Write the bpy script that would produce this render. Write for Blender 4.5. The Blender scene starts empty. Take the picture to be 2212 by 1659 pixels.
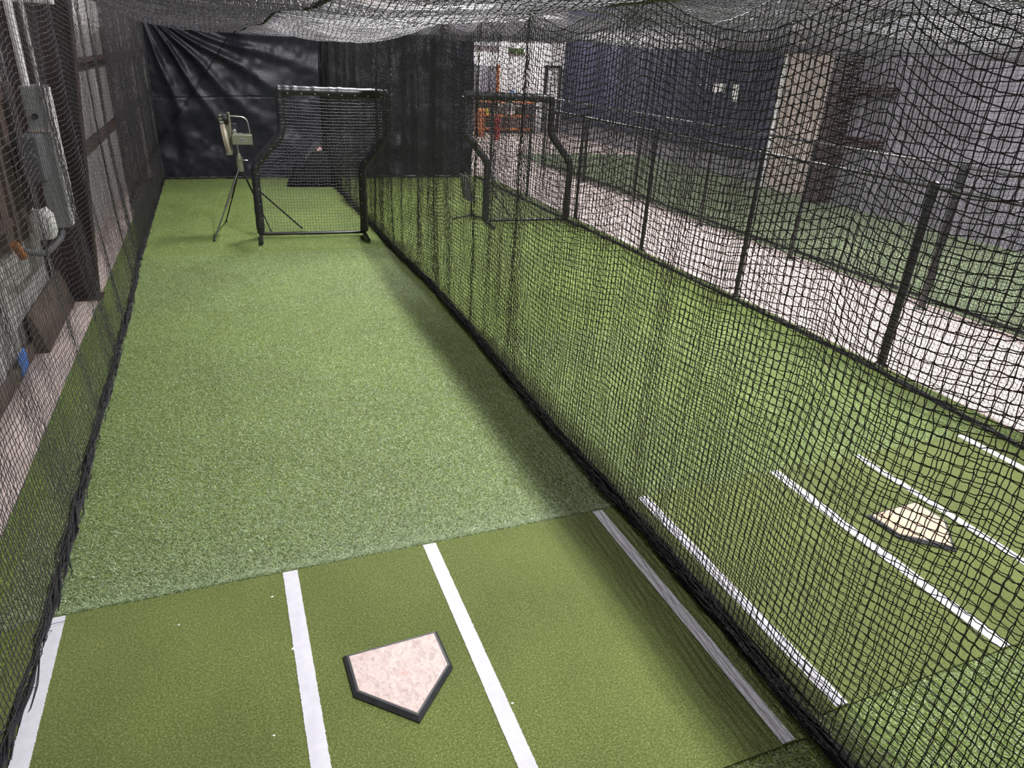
import bpy, bmesh, math, random
import numpy as np
from mathutils import Matrix, Vector
rng = np.random.default_rng(7)
random.seed(7)
PI = math.pi
SC = bpy.context.scene
COL = SC.collection

# ------------------------------------------------------------------ materials
def new_mat(name):
    m = bpy.data.materials.new(name); m.use_nodes = True
    nt = m.node_tree; b = nt.nodes['Principled BSDF']
    return m, nt, b
def plain(name, col, rough=.6, metal=0., spec=.5, bump=None, var=None, sheen=0):
    m, nt, b = new_mat(name)
    b.inputs['Base Color'].default_value = (*col, 1)
    b.inputs['Roughness'].default_value = rough
    b.inputs['Metallic'].default_value = metal
    b.inputs['Specular IOR Level'].default_value = spec
    if sheen: b.inputs['Sheen Weight'].default_value = sheen
    N = nt.nodes.new
    if bump or var:
        tc = N('ShaderNodeTexCoord')
    if var:
        n = N('ShaderNodeTexNoise'); n.inputs['Scale'].default_value = var[0]; n.inputs['Detail'].default_value = 6
        r = N('ShaderNodeValToRGB'); r.color_ramp.elements[0].position = .3; r.color_ramp.elements[1].position = .7
        r.color_ramp.elements[0].color = (*[c*var[1] for c in col], 1); r.color_ramp.elements[1].color = (*[min(1, c*var[2]) for c in col], 1)
        nt.links.new(tc.outputs['Object'], n.inputs['Vector']); nt.links.new(n.outputs['Fac'], r.inputs['Fac'])
        nt.links.new(r.outputs['Color'], b.inputs['Base Color'])
    if bump:
        n = N('ShaderNodeTexNoise'); n.inputs['Scale'].default_value = bump[0]; n.inputs['Detail'].default_value = 4
        bp = N('ShaderNodeBump'); bp.inputs['Strength'].default_value = bump[1]; bp.inputs['Distance'].default_value = bump[2]
        nt.links.new(tc.outputs['Object'], n.inputs['Vector']); nt.links.new(n.outputs['Fac'], bp.inputs['Height'])
        nt.links.new(bp.outputs['Normal'], b.inputs['Normal'])
    return m

def turf_mat(name, stops, scale, big, bump=.6, dist=.01, rough=.7, patch=None):
    """blade-scale colour speckle: stops = [(pos, colour)...]; patch = (scale, colour, amount) worn tint"""
    m, nt, b = new_mat(name); N = nt.nodes.new; L = nt.links.new
    tc = N('ShaderNodeTexCoord')
    w = N('ShaderNodeTexNoise'); w.inputs['Scale'].default_value = scale*.35; w.inputs['Detail'].default_value = 2
    mx = N('ShaderNodeMix'); mx.data_type = 'VECTOR'; mx.inputs['Factor'].default_value = .035
    L(tc.outputs['Object'], w.inputs['Vector'])
    L(tc.outputs['Object'], mx.inputs['A']); L(w.outputs['Color'], mx.inputs['B'])
    n = N('ShaderNodeTexNoise'); n.inputs['Scale'].default_value = scale; n.inputs['Detail'].default_value = 3; n.inputs['Roughness'].default_value = .65
    L(mx.outputs['Result'], n.inputs['Vector'])
    r = N('ShaderNodeValToRGB'); cr = r.color_ramp
    cr.elements[0].position = stops[0][0]; cr.elements[0].color = (*stops[0][1], 1)
    cr.elements[1].position = stops[-1][0]; cr.elements[1].color = (*stops[-1][1], 1)
    for p, c in stops[1:-1]:
        e = cr.elements.new(p); e.color = (*c, 1)
    nb_ = N('ShaderNodeTexNoise'); nb_.inputs['Scale'].default_value = scale*.33; nb_.inputs['Detail'].default_value = 2
    L(tc.outputs['Object'], nb_.inputs['Vector'])
    ml = N('ShaderNodeMix'); ml.data_type = 'FLOAT'; ml.inputs['Factor'].default_value = .38
    L(n.outputs['Fac'], ml.inputs['A']); L(nb_.outputs['Fac'], ml.inputs['B']); L(ml.outputs['Result'], r.inputs['Fac'])
    n2 = N('ShaderNodeTexNoise'); n2.inputs['Scale'].default_value = big; n2.inputs['Detail'].default_value = 5
    L(tc.outputs['Object'], n2.inputs['Vector'])
    mr = N('ShaderNodeMapRange'); mr.inputs['From Min'].default_value = .3; mr.inputs['From Max'].default_value = .7
    mr.inputs['To Min'].default_value = .82; mr.inputs['To Max'].default_value = 1.15
    L(n2.outputs['Fac'], mr.inputs['Value'])
    mul = N('ShaderNodeMix'); mul.data_type = 'RGBA'; mul.blend_type = 'MULTIPLY'; mul.inputs['Factor'].default_value = 1
    L(r.outputs['Color'], mul.inputs['A']); L(mr.outputs['Result'], mul.inputs['B'])
    L(mul.outputs['Result'], b.inputs['Base Color'])
    bp = N('ShaderNodeBump'); bp.inputs['Strength'].default_value = bump; bp.inputs['Distance'].default_value = dist
    L(n.outputs['Fac'], bp.inputs['Height']); L(bp.outputs['Normal'], b.inputs['Normal'])
    b.inputs['Roughness'].default_value = rough; b.inputs['Specular IOR Level'].default_value = .2
    b.inputs['Sheen Weight'].default_value = .05
    return m

M = {}
M['turf'] = turf_mat('long_turf', [(.37, (.034, .060, .006)), (.5, (.118, .178, .028)), (.64, (.33, .42, .12))], 190, .9, .8, .012)
M['turf_far'] = turf_mat('faded_turf', [(.34, (.08, .11, .05)), (.5, (.18, .24, .12)), (.66, (.36, .43, .27))], 150, .7, .8, .012)
M['mat'] = turf_mat('short_turf', [(.36, (.045, .066, .010)), (.52, (.100, .132, .028)), (.66, (.30, .34, .13))], 330, 1.1, .5, .005)
M['white_turf'] = plain('white_turf', (.56, .56, .61), .9, bump=(260, .5, .006), var=(22, .93, 1.04))
M['twine'] = plain('black_twine', (.017, .016, .019), .42, spec=.8)
M['twine_b'] = plain('grey_black_twine', (.028, .026, .030), .45, spec=.6)
M['screen_twine'] = plain('grey_twine', (.085, .08, .09), .5, spec=.6)
M['rope'] = plain('black_rope', (.012, .012, .015), .6, bump=(120, .6, .004))
M['vinyl'] = plain('padded_vinyl', (.012, .012, .016), .4, spec=.6, bump=(22, .25, .01))
M['pipe'] = plain('black_pipe', (.012, .012, .013), .3, spec=.6)
M['galv'] = plain('chrome', (.55, .55, .52), .3, 1.)
M['curtain'] = plain('navy_vinyl_sheet', (.011, .011, .022), .46, spec=.5, bump=(9, .2, .02))
M['curtain_b'] = plain('navy_fabric', (.012, .015, .045), .7, bump=(6, .3, .02))
M['hem'] = plain('taupe_webbing', (.075, .065, .06), .8, bump=(200, .4, .003))
M['concrete'] = plain('concrete', (.52, .43, .40), .85, var=(2.4, .72, 1.15), bump=(60, .15, .003))
M['metal_wall'] = plain('grey_metal_panel', (.21, .20, .235), .5, .0, var=(1.5, .8, 1.1))
M['wall_white'] = plain('white_wall_panel', (.42, .40, .39), .5, var=(1.6, .8, 1.1))
M['wall_back'] = plain('white_wall', (.78, .76, .76), .8, var=(1.2, .9, 1.05))
M['red_iron'] = plain('red_iron', (.026, .008, .010), .55, var=(5, .8, 1.2))
M['brown'] = plain('brown_wood', (.095, .065, .050), .75, var=(6, .6, 1.3))
M['girt'] = plain('rust_girt', (.085, .05, .042), .7, var=(4, .7, 1.2))
M['box_grey'] = plain('grey_enamel', (.30, .31, .32), .45, var=(3, .9, 1.05))
M['box_dark'] = plain('dark_grey_enamel', (.10, .10, .11), .5)
M['box_white'] = plain('white_plastic', (.68, .67, .66), .5)
M['olive'] = plain('olive_enamel', (.17, .18, .12), .4, spec=.6)
M['tan'] = plain('tan_rubber', (.40, .35, .28), .6)
M['black'] = plain('black_rubber', (.010, .010, .011), .5)
M['plate_edge'] = plain('plate_rubber', (.022, .024, .028), .45, bump=(60, .3, .003), var=(25, .8, 1.5))
M['beige'] = plain('beige_panel', (.52, .43, .38), .7, var=(2, .85, 1.1))
M['orange'] = plain('orange_paint', (.55, .16, .04), .6)
M['redp'] = plain('red_paint', (.5, .03, .03), .6)
M['yellow'] = plain('yellow_paint', (.75, .65, .03), .6)
M['blue'] = plain('blue_tape', (.05, .18, .60), .6)
M['roof'] = plain('roof_insulation', (.13, .12, .115), .8)
M['paper'] = plain('paper', (.8, .79, .75), .8)
M['pink'] = plain('dusty_pink', (.45, .28, .25), .8)
M['bag'] = plain('matte_black_cloth', (.006, .006, .007), .9, spec=.15)
M['grey_cloth'] = plain('grey_cloth', (.05, .05, .055), .9, spec=.15)
M['rust'] = plain('rusty_copper', (.30, .12, .04), .6)
M['grass_tuft'] = plain('dark_green', (.05, .08, .02), .8)

def plate_mat(name, base, dirt, red):
    m, nt, b = new_mat(name); N = nt.nodes.new; L = nt.links.new
    tc = N('ShaderNodeTexCoord')
    mp = N('ShaderNodeMapping'); mp.inputs['Scale'].default_value = (1.6, 1, 1); mp.inputs['Rotation'].default_value = (0, 0, .5)
    L(tc.outputs['Object'], mp.inputs['Vector'])
    n = N('ShaderNodeTexNoise'); n.inputs['Scale'].default_value = 26; n.inputs['Detail'].default_value = 8; n.inputs['Roughness'].default_value = .7; n.inputs['Distortion'].default_value = .8
    L(mp.outputs['Vector'], n.inputs['Vector'])
    r = N('ShaderNodeValToRGB'); e = r.color_ramp.elements
    e[0].position = .33; e[0].color = (*dirt, 1); e[1].position = .6; e[1].color = (*base, 1)
    L(n.outputs['Fac'], r.inputs['Fac'])
    n2 = N('ShaderNodeTexNoise'); n2.inputs['Scale'].default_value = 17; n2.inputs['Detail'].default_value = 4
    L(tc.outputs['Object'], n2.inputs['Vector'])
    r2 = N('ShaderNodeValToRGB'); e = r2.color_ramp.elements
    e[0].position = .66; e[0].color = (0, 0, 0, 1); e[1].position = .74; e[1].color = (.6, .6, .6, 1)
    L(n2.outputs['Fac'], r2.inputs['Fac'])
    mx = N('ShaderNodeMix'); mx.data_type = 'RGBA'
    L(r2.outputs['Color'], mx.inputs['Factor']); L(r.outputs['Color'], mx.inputs['A']); mx.inputs['B'].default_value = (*red, 1)
    L(mx.outputs['Result'], b.inputs['Base Color']); b.inputs['Roughness'].default_value = .6
    return m
M['plate'] = plate_mat('worn_plate', (.60, .49, .46), (.36, .28, .26), (.55, .25, .22))
M['plate2'] = plate_mat('tan_plate', (.62, .42, .30), (.46, .30, .20), (.5, .28, .2))

# ------------------------------------------------------------------ helpers
def link_mesh(name, me, mat, parent=None, smooth=False):
    o = bpy.data.objects.new(name, me); COL.objects.link(o)
    if mat is not None: me.materials.append(mat)
    if parent is not None: o.parent = parent
    if smooth:
        me.polygons.foreach_set('use_smooth', [True]*len(me.polygons))
    return o
def tag(o, label=None, cat=None, group=None, kind=None):
    if label: o['label'] = label
    if cat: o['category'] = cat
    if group: o['group'] = group
    if kind: o['kind'] = kind
    return o
def thing(name, loc, label, cat, group=None, rz=0):
    o = bpy.data.objects.new(name, None); COL.objects.link(o)
    o.location = loc; o.rotation_euler = (0, 0, rz); o.empty_display_size = .1
    return tag(o, label, cat, group)
def copy_tree(o, parent=None):
    c = o.copy(); COL.objects.link(c)
    if parent is not None: c.parent = parent
    for ch in list(o.children): copy_tree(ch, c)
    return c

class MB:
    def __init__(s): s.v = []; s.f = []; s.n = 0
    def add(s, v, f):
        v = np.asarray(v, float); s.v.append(v)
        s.f += [tuple(int(i)+s.n for i in q) for q in f]; s.n += len(v)
        return s
    def box(s, lo, hi, rot=None, bev=0):
        lo = np.array(lo, float); hi = np.array(hi, float)
        c = (lo+hi)/2; h = (hi-lo)/2
        if bev > 0:
            bm = bmesh.new(); bmesh.ops.create_cube(bm, size=2)
            for v in bm.verts: v.co = Vector((v.co.x*h[0], v.co.y*h[1], v.co.z*h[2]))
            bmesh.ops.bevel(bm, geom=bm.edges[:], offset=min(bev, min(h)*.9), segments=2, affect='EDGES', profile=.6)
            bm.verts.index_update()
            P = np.array([v.co[:] for v in bm.verts]); F = [[v.index for v in f.verts] for f in bm.faces]; bm.free()
        else:
            P = np.array([[x, y, z] for x in (-1, 1) for y in (-1, 1) for z in (-1, 1)], float)*h
            F = [(0, 1, 3, 2), (4, 6, 7, 5), (0, 4, 5, 1), (2, 3, 7, 6), (0, 2, 6, 4), (1, 5, 7, 3)]
        if rot is not None: P = P @ np.array(rot.to_3x3()).T
        return s.add(P+c, F)
    def tube(s, pts, r, n=8, cap=True):
        pts = np.array(pts, float); k = len(pts)
        r = np.full(k, r, float) if np.isscalar(r) else np.array(r, float)
        t = np.zeros_like(pts); t[1:-1] = pts[2:]-pts[:-2]; t[0] = pts[1]-pts[0]; t[-1] = pts[-1]-pts[-2]
        t /= np.linalg.norm(t, axis=1)[:, None]+1e-12
        ref = np.array([0, 0, 1.]) if abs(t[0][2]) < .9 else np.array([1., 0, 0])
        a = np.cross(t[0], ref); a /= np.linalg.norm(a); V = []
        for i in range(k):
            a = a - t[i]*(a@t[i]); a /= np.linalg.norm(a); b = np.cross(t[i], a)
            for j in range(n):
                th = 2*PI*j/n; V.append(pts[i]+r[i]*(a*math.cos(th)+b*math.sin(th)))
        F = [(i*n+j, i*n+(j+1) % n, (i+1)*n+(j+1) % n, (i+1)*n+j) for i in range(k-1) for j in range(n)]
        if cap: F += [tuple(range(n))[::-1], tuple((k-1)*n+j for j in range(n))]
        return s.add(V, F)
    def lathe(s, prof, c, axis='z', n=24):
        """prof = [(r, h)], axis of turning"""
        V = []
        for r, h in prof:
            for j in range(n):
                th = 2*PI*j/n; p = (r*math.cos(th), r*math.sin(th), h)
                if axis == 'x': p = (p[2], p[0], p[1])
                if axis == 'y': p = (p[0], p[2], p[1])
                V.append(np.array(p)+np.array(c))
        k = len(prof)
        F = [(i*n+j, i*n+(j+1) % n, (i+1)*n+(j+1) % n, (i+1)*n+j) for i in range(k-1) for j in range(n)]
        F += [tuple(range(n))[::-1], tuple((k-1)*n+j for j in range(n))]
        return s.add(V, F)
    def prism(s, poly, axis, a, b):
        """extrude a polygon of 2-D points between a and b along an axis"""
        n = len(poly); V = []
        for h in (a, b):
            for p in poly:
                q = {'x': (h, p[0], p[1]), 'y': (p[0], h, p[1]), 'z': (p[0], p[1], h)}[axis]; V.append(q)
        F = [tuple(range(n))[::-1], tuple(range(n, 2*n))]+[(i, (i+1) % n, n+(i+1) % n, n+i) for i in range(n)]
        return s.add(V, F)
    def build(s, name, mat, parent=None, smooth=False):
        me = bpy.data.meshes.new(name)
        me.from_pydata(np.concatenate(s.v).tolist(), [], s.f)
        bm = bmesh.new(); bm.from_mesh(me); bmesh.ops.recalc_face_normals(bm, faces=bm.faces[:]); bm.to_mesh(me); bm.free()
        o = link_mesh(name, me, mat, parent)
        if smooth:
            me.polygons.foreach_set('use_smooth', [True]*len(me.polygons))
            try: me.set_sharp_from_angle(angle=math.radians(40))
            except Exception: pass
        return o

def quads_mesh(name, V, Q):
    me = bpy.data.meshes.new(name)
    V = np.ascontiguousarray(V, dtype=np.float32); Q = np.ascontiguousarray(Q, dtype=np.int32)
    me.vertices.add(len(V)); me.vertices.foreach_set('co', V.ravel())
    k = Q.shape[1]
    me.loops.add(Q.size); me.loops.foreach_set('vertex_index', Q.ravel())
    me.polygons.add(len(Q)); me.polygons.foreach_set('loop_start', np.arange(0, Q.size, k, dtype=np.int32))
    try: me.polygons.foreach_set('loop_total', np.full(len(Q), k, dtype=np.int32))
    except Exception: pass
    me.update(calc_edges=True)
    return me

def strands(S, r, nside=3, base=0):
    """S (ns, k, 3) polylines -> verts, quads of thin tubes"""
    ns, k, _ = S.shape
    t = np.empty_like(S); t[:, 1:-1] = S[:, 2:]-S[:, :-2]; t[:, 0] = S[:, 1]-S[:, 0]; t[:, -1] = S[:, -1]-S[:, -2]
    t /= np.linalg.norm(t, axis=2, keepdims=True)+1e-9
    mean = t.reshape(-1, 3).mean(0); ref = np.eye(3)[int(np.argmin(np.abs(mean)))]
    ref = ref+np.array([.013, .017, .011])
    a = np.cross(t, ref); a /= np.linalg.norm(a, axis=2, keepdims=True)+1e-9
    b = np.cross(t, a)
    rr = r if np.isscalar(r) else r[..., None]
    V = np.stack([S+rr*(a*math.cos(2*PI*j/nside)+b*math.sin(2*PI*j/nside)) for j in range(nside)], 2)
    idx = np.arange(ns*k*nside).reshape(ns, k, nside)
    Q = np.stack([idx[:, :-1, :], np.roll(idx, -1, 2)[:, :-1, :], np.roll(idx, -1, 2)[:, 1:, :], idx[:, 1:, :]], -1).reshape(-1, 4)
    return V.reshape(-1, 3), Q+base

def smooth_noise(nu, nv, su, sv, seed=0):
    g = np.random.default_rng(seed); a = g.standard_normal((int(nu/su)+3, int(nv/sv)+3))
    x = np.linspace(0, a.shape[0]-1.001, nu); y = np.linspace(0, a.shape[1]-1.001, nv)
    xi = x.astype(int); yi = y.astype(int); fx = (x-xi); fy = (y-yi)
    fx = (fx*fx*(3-2*fx))[:, None]; fy = (fy*fy*(3-2*fy))[None, :]
    A = a[np.ix_(xi, yi)]; B = a[np.ix_(xi+1, yi)]; C = a[np.ix_(xi, yi+1)]; D = a[np.ix_(xi+1, yi+1)]
    return (A*(1-fx)+B*fx)*(1-fy)+(C*(1-fx)+D*fx)*fy

def net(name, P, r, mat, parent=None, knot=None, jit=.0018, sub=1, slack=.0):
    """square netting through the grid P (nu, nv, 3): every grid row and column is one twine"""
    g = np.random.default_rng(abs(hash(name)) % 1000 if False else len(name)*13+P.shape[0])
    P = P+g.normal(0, jit, P.shape)
    def refine(S):
        if sub < 2: return S
        mid = (S[:, 1:]+S[:, :-1])/2+g.normal(0, jit*.9, (S.shape[0], S.shape[1]-1, 3))
        mid[..., 2] -= slack*(.3+g.random(mid.shape[:2]))
        out = np.empty((S.shape[0], S.shape[1]*2-1, 3)); out[:, ::2] = S; out[:, 1::2] = mid
        return out
    V1, Q1 = strands(refine(P), r); V2, Q2 = strands(refine(P.transpose(1, 0, 2)), r, base=len(V1))
    V = [V1, V2]; Q = [Q1, Q2]; n = len(V1)+len(V2)
    if knot is not None:
        K = P[knot].reshape(-1, 3); kr = r*2.1
        off = np.array([(1, 0, 0), (0, 1, 0), (-1, 0, 0), (0, -1, 0), (0, 0, 1), (0, 0, -1)], float)*kr
        KV = (K[:, None, :]+off[None]).reshape(-1, 3)
        f = np.array([(0, 1, 4, 4), (1, 2, 4, 4), (2, 3, 4, 4), (3, 0, 4, 4), (1, 0, 5, 5), (2, 1, 5, 5), (3, 2, 5, 5), (0, 3, 5, 5)])[:, :3]
        KQ = (np.arange(len(K))[:, None, None]*6+f[None]).reshape(-1, 3)+n
    me = quads_mesh(name, np.concatenate(V), np.concatenate(Q))
    o = link_mesh(name, me, mat, parent, smooth=True)
    if knot is not None:
        ko = link_mesh('knots', quads_mesh('knots', KV, KQ-n), mat, o, smooth=True); ko['kind'] = 'stuff'
    return o

def rope_bundle(mb, path, rad, strand_r, ns, turns, seed, wob=.012):
    """twisted bundle of loose strands round a path"""
    g = np.random.default_rng(seed); path = np.array(path, float)
    d = np.concatenate([[0], np.cumsum(np.linalg.norm(np.diff(path, axis=0), axis=1))])
    n = int(d[-1]/.03); s = np.linspace(0, d[-1], n)
    c = np.stack([np.interp(s, d, path[:, i]) for i in range(3)], 1)
    t = np.gradient(c, axis=0); t /= np.linalg.norm(t, axis=1)[:, None]
    up = np.array([0, 0, 1.]); side = np.cross(t, up); side /= np.linalg.norm(side, axis=1)[:, None]; up2 = np.cross(side, t)
    S = []
    for k in range(ns):
        ph = g.random()*2*PI; rr = rad*(.35+.65*g.random()); tw = turns*(.6+.8*g.random())*(1 if g.random() < .75 else -1)
        w = np.interp(s, np.linspace(0, d[-1], int(d[-1]/.12)+2), g.normal(0, wob, int(d[-1]/.12)+2))
        w2 = np.interp(s, np.linspace(0, d[-1], int(d[-1]/.12)+2), g.normal(0, wob, int(d[-1]/.12)+2))
        th = ph+2*PI*tw*s
        S.append(c+side*(rr*np.cos(th)+w)[:, None]+up2*(rr*np.sin(th)+w2)[:, None])
    S = np.array(S); S[..., 2] = np.maximum(S[..., 2], strand_r)
    V, Q = strands(S, strand_r, 5)
    mb.v.append(V); mb.f += [tuple(int(i)+mb.n for i in q) for q in Q]; mb.n += len(V)

# ------------------------------------------------------------------ building shell
YB = 28.5; XR = 13.5; XL = -1.9; YF = -4.0; ZC = 6.4
mb = MB().box((XL-.6, YF, -.12), (XR+.3, YB, 0)); o = mb.build('floor', M['concrete']); tag(o, kind='structure')
def ribbed(a, b, fixed, axis, z0, z1, pitch, depth, sgn):
    """standing-seam panel wall: profile along a..b, thickness .1 behind"""
    pts = []; x = a
    while x < b:
        pts += [(x, 0), (x+pitch*.62, 0), (x+pitch*.70, depth), (x+pitch*.92, depth)]; x += pitch
    pts.append((b, 0)); V = []; F = []
    for z in (z0, z1):
        for p, d in pts:
            p = min(p, b); q = fixed+sgn*d
            V.append((q, p, z) if axis == 'x' else (p, q, z))
    n = len(pts)
    for z in (z0, z1):
        for p, d in pts:
            p = min(p, b); q = fixed-sgn*.1
            V.append((q, p, z) if axis == 'x' else (p, q, z))
    for i in range(n-1):
        F += [(i, i+1, n+i+1, n+i), (2*n+i, 3*n+i, 3*n+i+1, 2*n+i+1)]
    return MB().add(V, F)
o = ribbed(YF, YB, XL, 'x', 0, ZC, .30, .03, 1).build('wall_left', M['wall_white']); tag(o, kind='structure')
o = ribbed(YF, YB, XR, 'x', 0, ZC, .30, .03, -1).build('wall_right', M['metal_wall']); tag(o, kind='structure')
o = ribbed(XL, XR, YB, 'y', 0, ZC, .42, .02, -1).build('wall_back', M['wall_back']); tag(o, kind='structure')
o = ribbed(XL, XR, YF, 'y', 0, ZC, .42, .02, 1).build('wall_front', M['wall_white']); tag(o, kind='structure')
o = ribbed(XL, XR, ZC, 'y', YF, YB, .6, .05, -1)
o.v[0] = o.v[0][:, [0, 2, 1]]; o = o.build('ceiling', M['roof']); tag(o, kind='structure')

# turf
o = MB().box((-1.45, -1.2, 0), (6.22, 17.3, .012)).build('artificial_turf', M['turf'])
tag(o, 'long green artificial turf running under both netted lanes', 'turf'); TURF = o
o = MB().box((8.75, -1.2, 0), (XR-.05, 21.5, .012)).build('artificial_turf', M['turf_far'])
tag(o, 'faded green turf beyond the concrete walkway and second chain link fence', 'turf')

def mat_obj(x0, x1, y0, y1, lines, label):
    t = thing('batting_mat', ((x0+x1)/2, (y0+y1)/2, .012), label, 'mat')
    cx, cy = (x0+x1)/2, (y0+y1)/2
    MB().box((x0-cx, y0-cy, 0), (x1-cx, y1-cy, .010)).build('mat_base', M['mat'], t)
    for a, b, ya, yb in lines:
        # slightly ragged tufted edge
        n = 420; ys = np.linspace(ya-cy, yb-cy, n)
        ea = a-cx+rng.normal(0, .0010, n); eb = b-cx+rng.normal(0, .0010, n)
        V = []; F = []
        for z in (.010, .0135):
            V += [(ea[i], ys[i], z) for i in range(n)]+[(eb[i], ys[i], z) for i in range(n)]
        for i in range(n-1):
            F += [(2*n+i, 3*n+i, 3*n+i+1, 2*n+i+1), (i, i+1, 2*n+i+1, 2*n+i), (n+i, 3*n+i, 3*n+i+1, n+i+1)]
        F += [(0, 2*n, 3*n, n), (n-1, 2*n-1, 4*n-1, 3*n-1)]
        MB().add(V, F).build('white_line', M['white_turf'], t)
    return t
mat_obj(-1.20, 2.21, 1.50, 3.35, [(-1.07, -.995, 1.5, 3.347), (.07, .15, 1.5, 3.347), (.885, .965, 1.5, 3.347), (2.045, 2.118, 1.505, 3.347)],
        'olive batting mat with four white lines under the pale home plate, in the open lane')
mat_obj(2.33, 5.78, 1.575, 3.41, [(2.43, 2.505, 1.58, 3.405), (3.575, 3.655, 1.58, 3.405), (4.405, 4.468, 1.58, 3.405), (5.565, 5.64, 1.58, 3.405)],
        'olive batting mat with white lines seen through the netting in the neighbouring lane')

# long turf blades, real geometry where single blades can be seen
bm_, bnt, bb = new_mat('turf_blade')
geo = bnt.nodes.new('ShaderNodeNewGeometry'); rp = bnt.nodes.new('ShaderNodeValToRGB')
for p_, c_ in ((0., (.022, .045, .004)), (.35, (.085, .145, .018)), (.72, (.20, .305, .075)), (1., (.42, .54, .28))):
    if p_ in (0., 1.): e_ = rp.color_ramp.elements[int(p_)]
    else: e_ = rp.color_ramp.elements.new(p_)
    e_.position = p_; e_.color = (*c_, 1)
bnt.links.new(geo.outputs['Random Per Island'], rp.inputs['Fac']); bnt.links.new(rp.outputs['Color'], bb.inputs['Base Color'])
bb.inputs['Roughness'].default_value = .4; bb.inputs['Specular IOR Level'].default_value = .5
def blades(parent, n, x0, x1, y0, y1, seed, power=1.7):
    g = np.random.default_rng(seed)
    x = g.uniform(x0, x1, n); y = y0+(y1-y0)*g.random(n)**power
    k = (y < 3.37) & (x > -1.2); y[k] += .04
    az = g.uniform(0, 2*PI, n); L = g.uniform(.014, .030, n); tilt = g.uniform(.1, .75, n); w = g.uniform(.0008, .0015, n)
    d = np.stack([np.cos(az), np.sin(az), 0*az], 1); sd = np.stack([-np.sin(az), np.cos(az), 0*az], 1); up = np.array([0, 0, 1.])
    b0 = np.stack([x, y, np.full(n, .010)], 1)
    p1 = b0+d*(L*.45*np.cos(tilt))[:, None]+up*(L*.45*np.sin(tilt)+.002)[:, None]
    p2 = p1+d*(L*.55)[:, None]*.95+up*(L*.12*(tilt-.2))[:, None]+sd*(g.normal(0, .2, n)*L)[:, None]
    V = np.stack([b0-sd*w[:, None], b0+sd*w[:, None], p1-sd*w[:, None], p1+sd*w[:, None], p2], 1).reshape(-1, 3)
    base = np.arange(n)[:, None, None]*5; F = np.array([(0, 1, 3), (0, 3, 2), (2, 3, 4)])[None]
    o = link_mesh('grass_blades', quads_mesh('grass_blades', V, (base+F).reshape(-1, 3)), bm_, parent); o['kind'] = 'stuff'
blades(TURF, 300000, -1.3, 2.24, 3.34, 10.5, 3)
blades(TURF, 90000, -1.3, 2.24, 8.0, 17.1, 8, 1.0)
blades(TURF, 60000, 2.3, 5.9, 3.41, 6.5, 4, 1.2)
blades(TURF, 22000, 2.3, 5.9, .9, 1.57, 5, 1.0)
blades(TURF, 9000, -1.3, 2.24, 1.2, 1.49, 6, 1.0)

def home_plate(loc, rz, topmat, label):
    t = thing('home_plate', loc, label, 'home plate', rz=rz)
    def pent(g, z):
        s = .4318; pts = np.array([(-s/2, 0), (s/2, 0), (s/2, -s/2), (0, -s), (-s/2, -s/2)]); c = np.array([0, -s*.45])
        # offset each edge outward by g
        n = 5; out = []
        for i in range(n):
            p0, p1, p2 = pts[i-1], pts[i], pts[(i+1) % n]
            d1 = (p1-p0)/np.linalg.norm(p1-p0); d2 = (p2-p1)/np.linalg.norm(p2-p1)
            n1 = np.array([-d1[1], d1[0]]); n2 = np.array([-d2[1], d2[0]])
            b = n1+n2; b /= (1+n1@n2); out.append(p1+b*g)
        return [(p[0], p[1], z) for p in out]
    V = pent(.026, 0)+pent(.026, .008)+pent(.010, .026)+pent(.001, .027)+pent(.001, .023)
    F = []
    for k in range(4):
        for i in range(5): F.append((k*5+i, k*5+(i+1) % 5, (k+1)*5+(i+1) % 5, (k+1)*5+i))
    F += [tuple(range(5)), tuple(20+i for i in range(5))]
    o = MB().add(V, F).build('rubber_edge', M['plate_edge'], t)
    V = pent(0, .020)+pent(0, .0268)+pent(-.003, .0285)
    F = [(k*5+i, k*5+(i+1) % 5, (k+1)*5+(i+1) % 5, (k+1)*5+i) for k in range(2) for i in range(5)]+[tuple(10+i for i in range(5)), tuple(range(5))]
    o = MB().add(V, F).build('plate_top', topmat, t)
    return t
home_plate((.531, 2.603, .022), .036, M['plate'], 'scuffed pinkish white home plate with thick black rubber edge, nearest, between two white lines')
home_plate((4.07, 2.72, .022), .05, M['plate2'], 'tan orange home plate with dark edge, seen through the net in the neighbouring lane')

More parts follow.
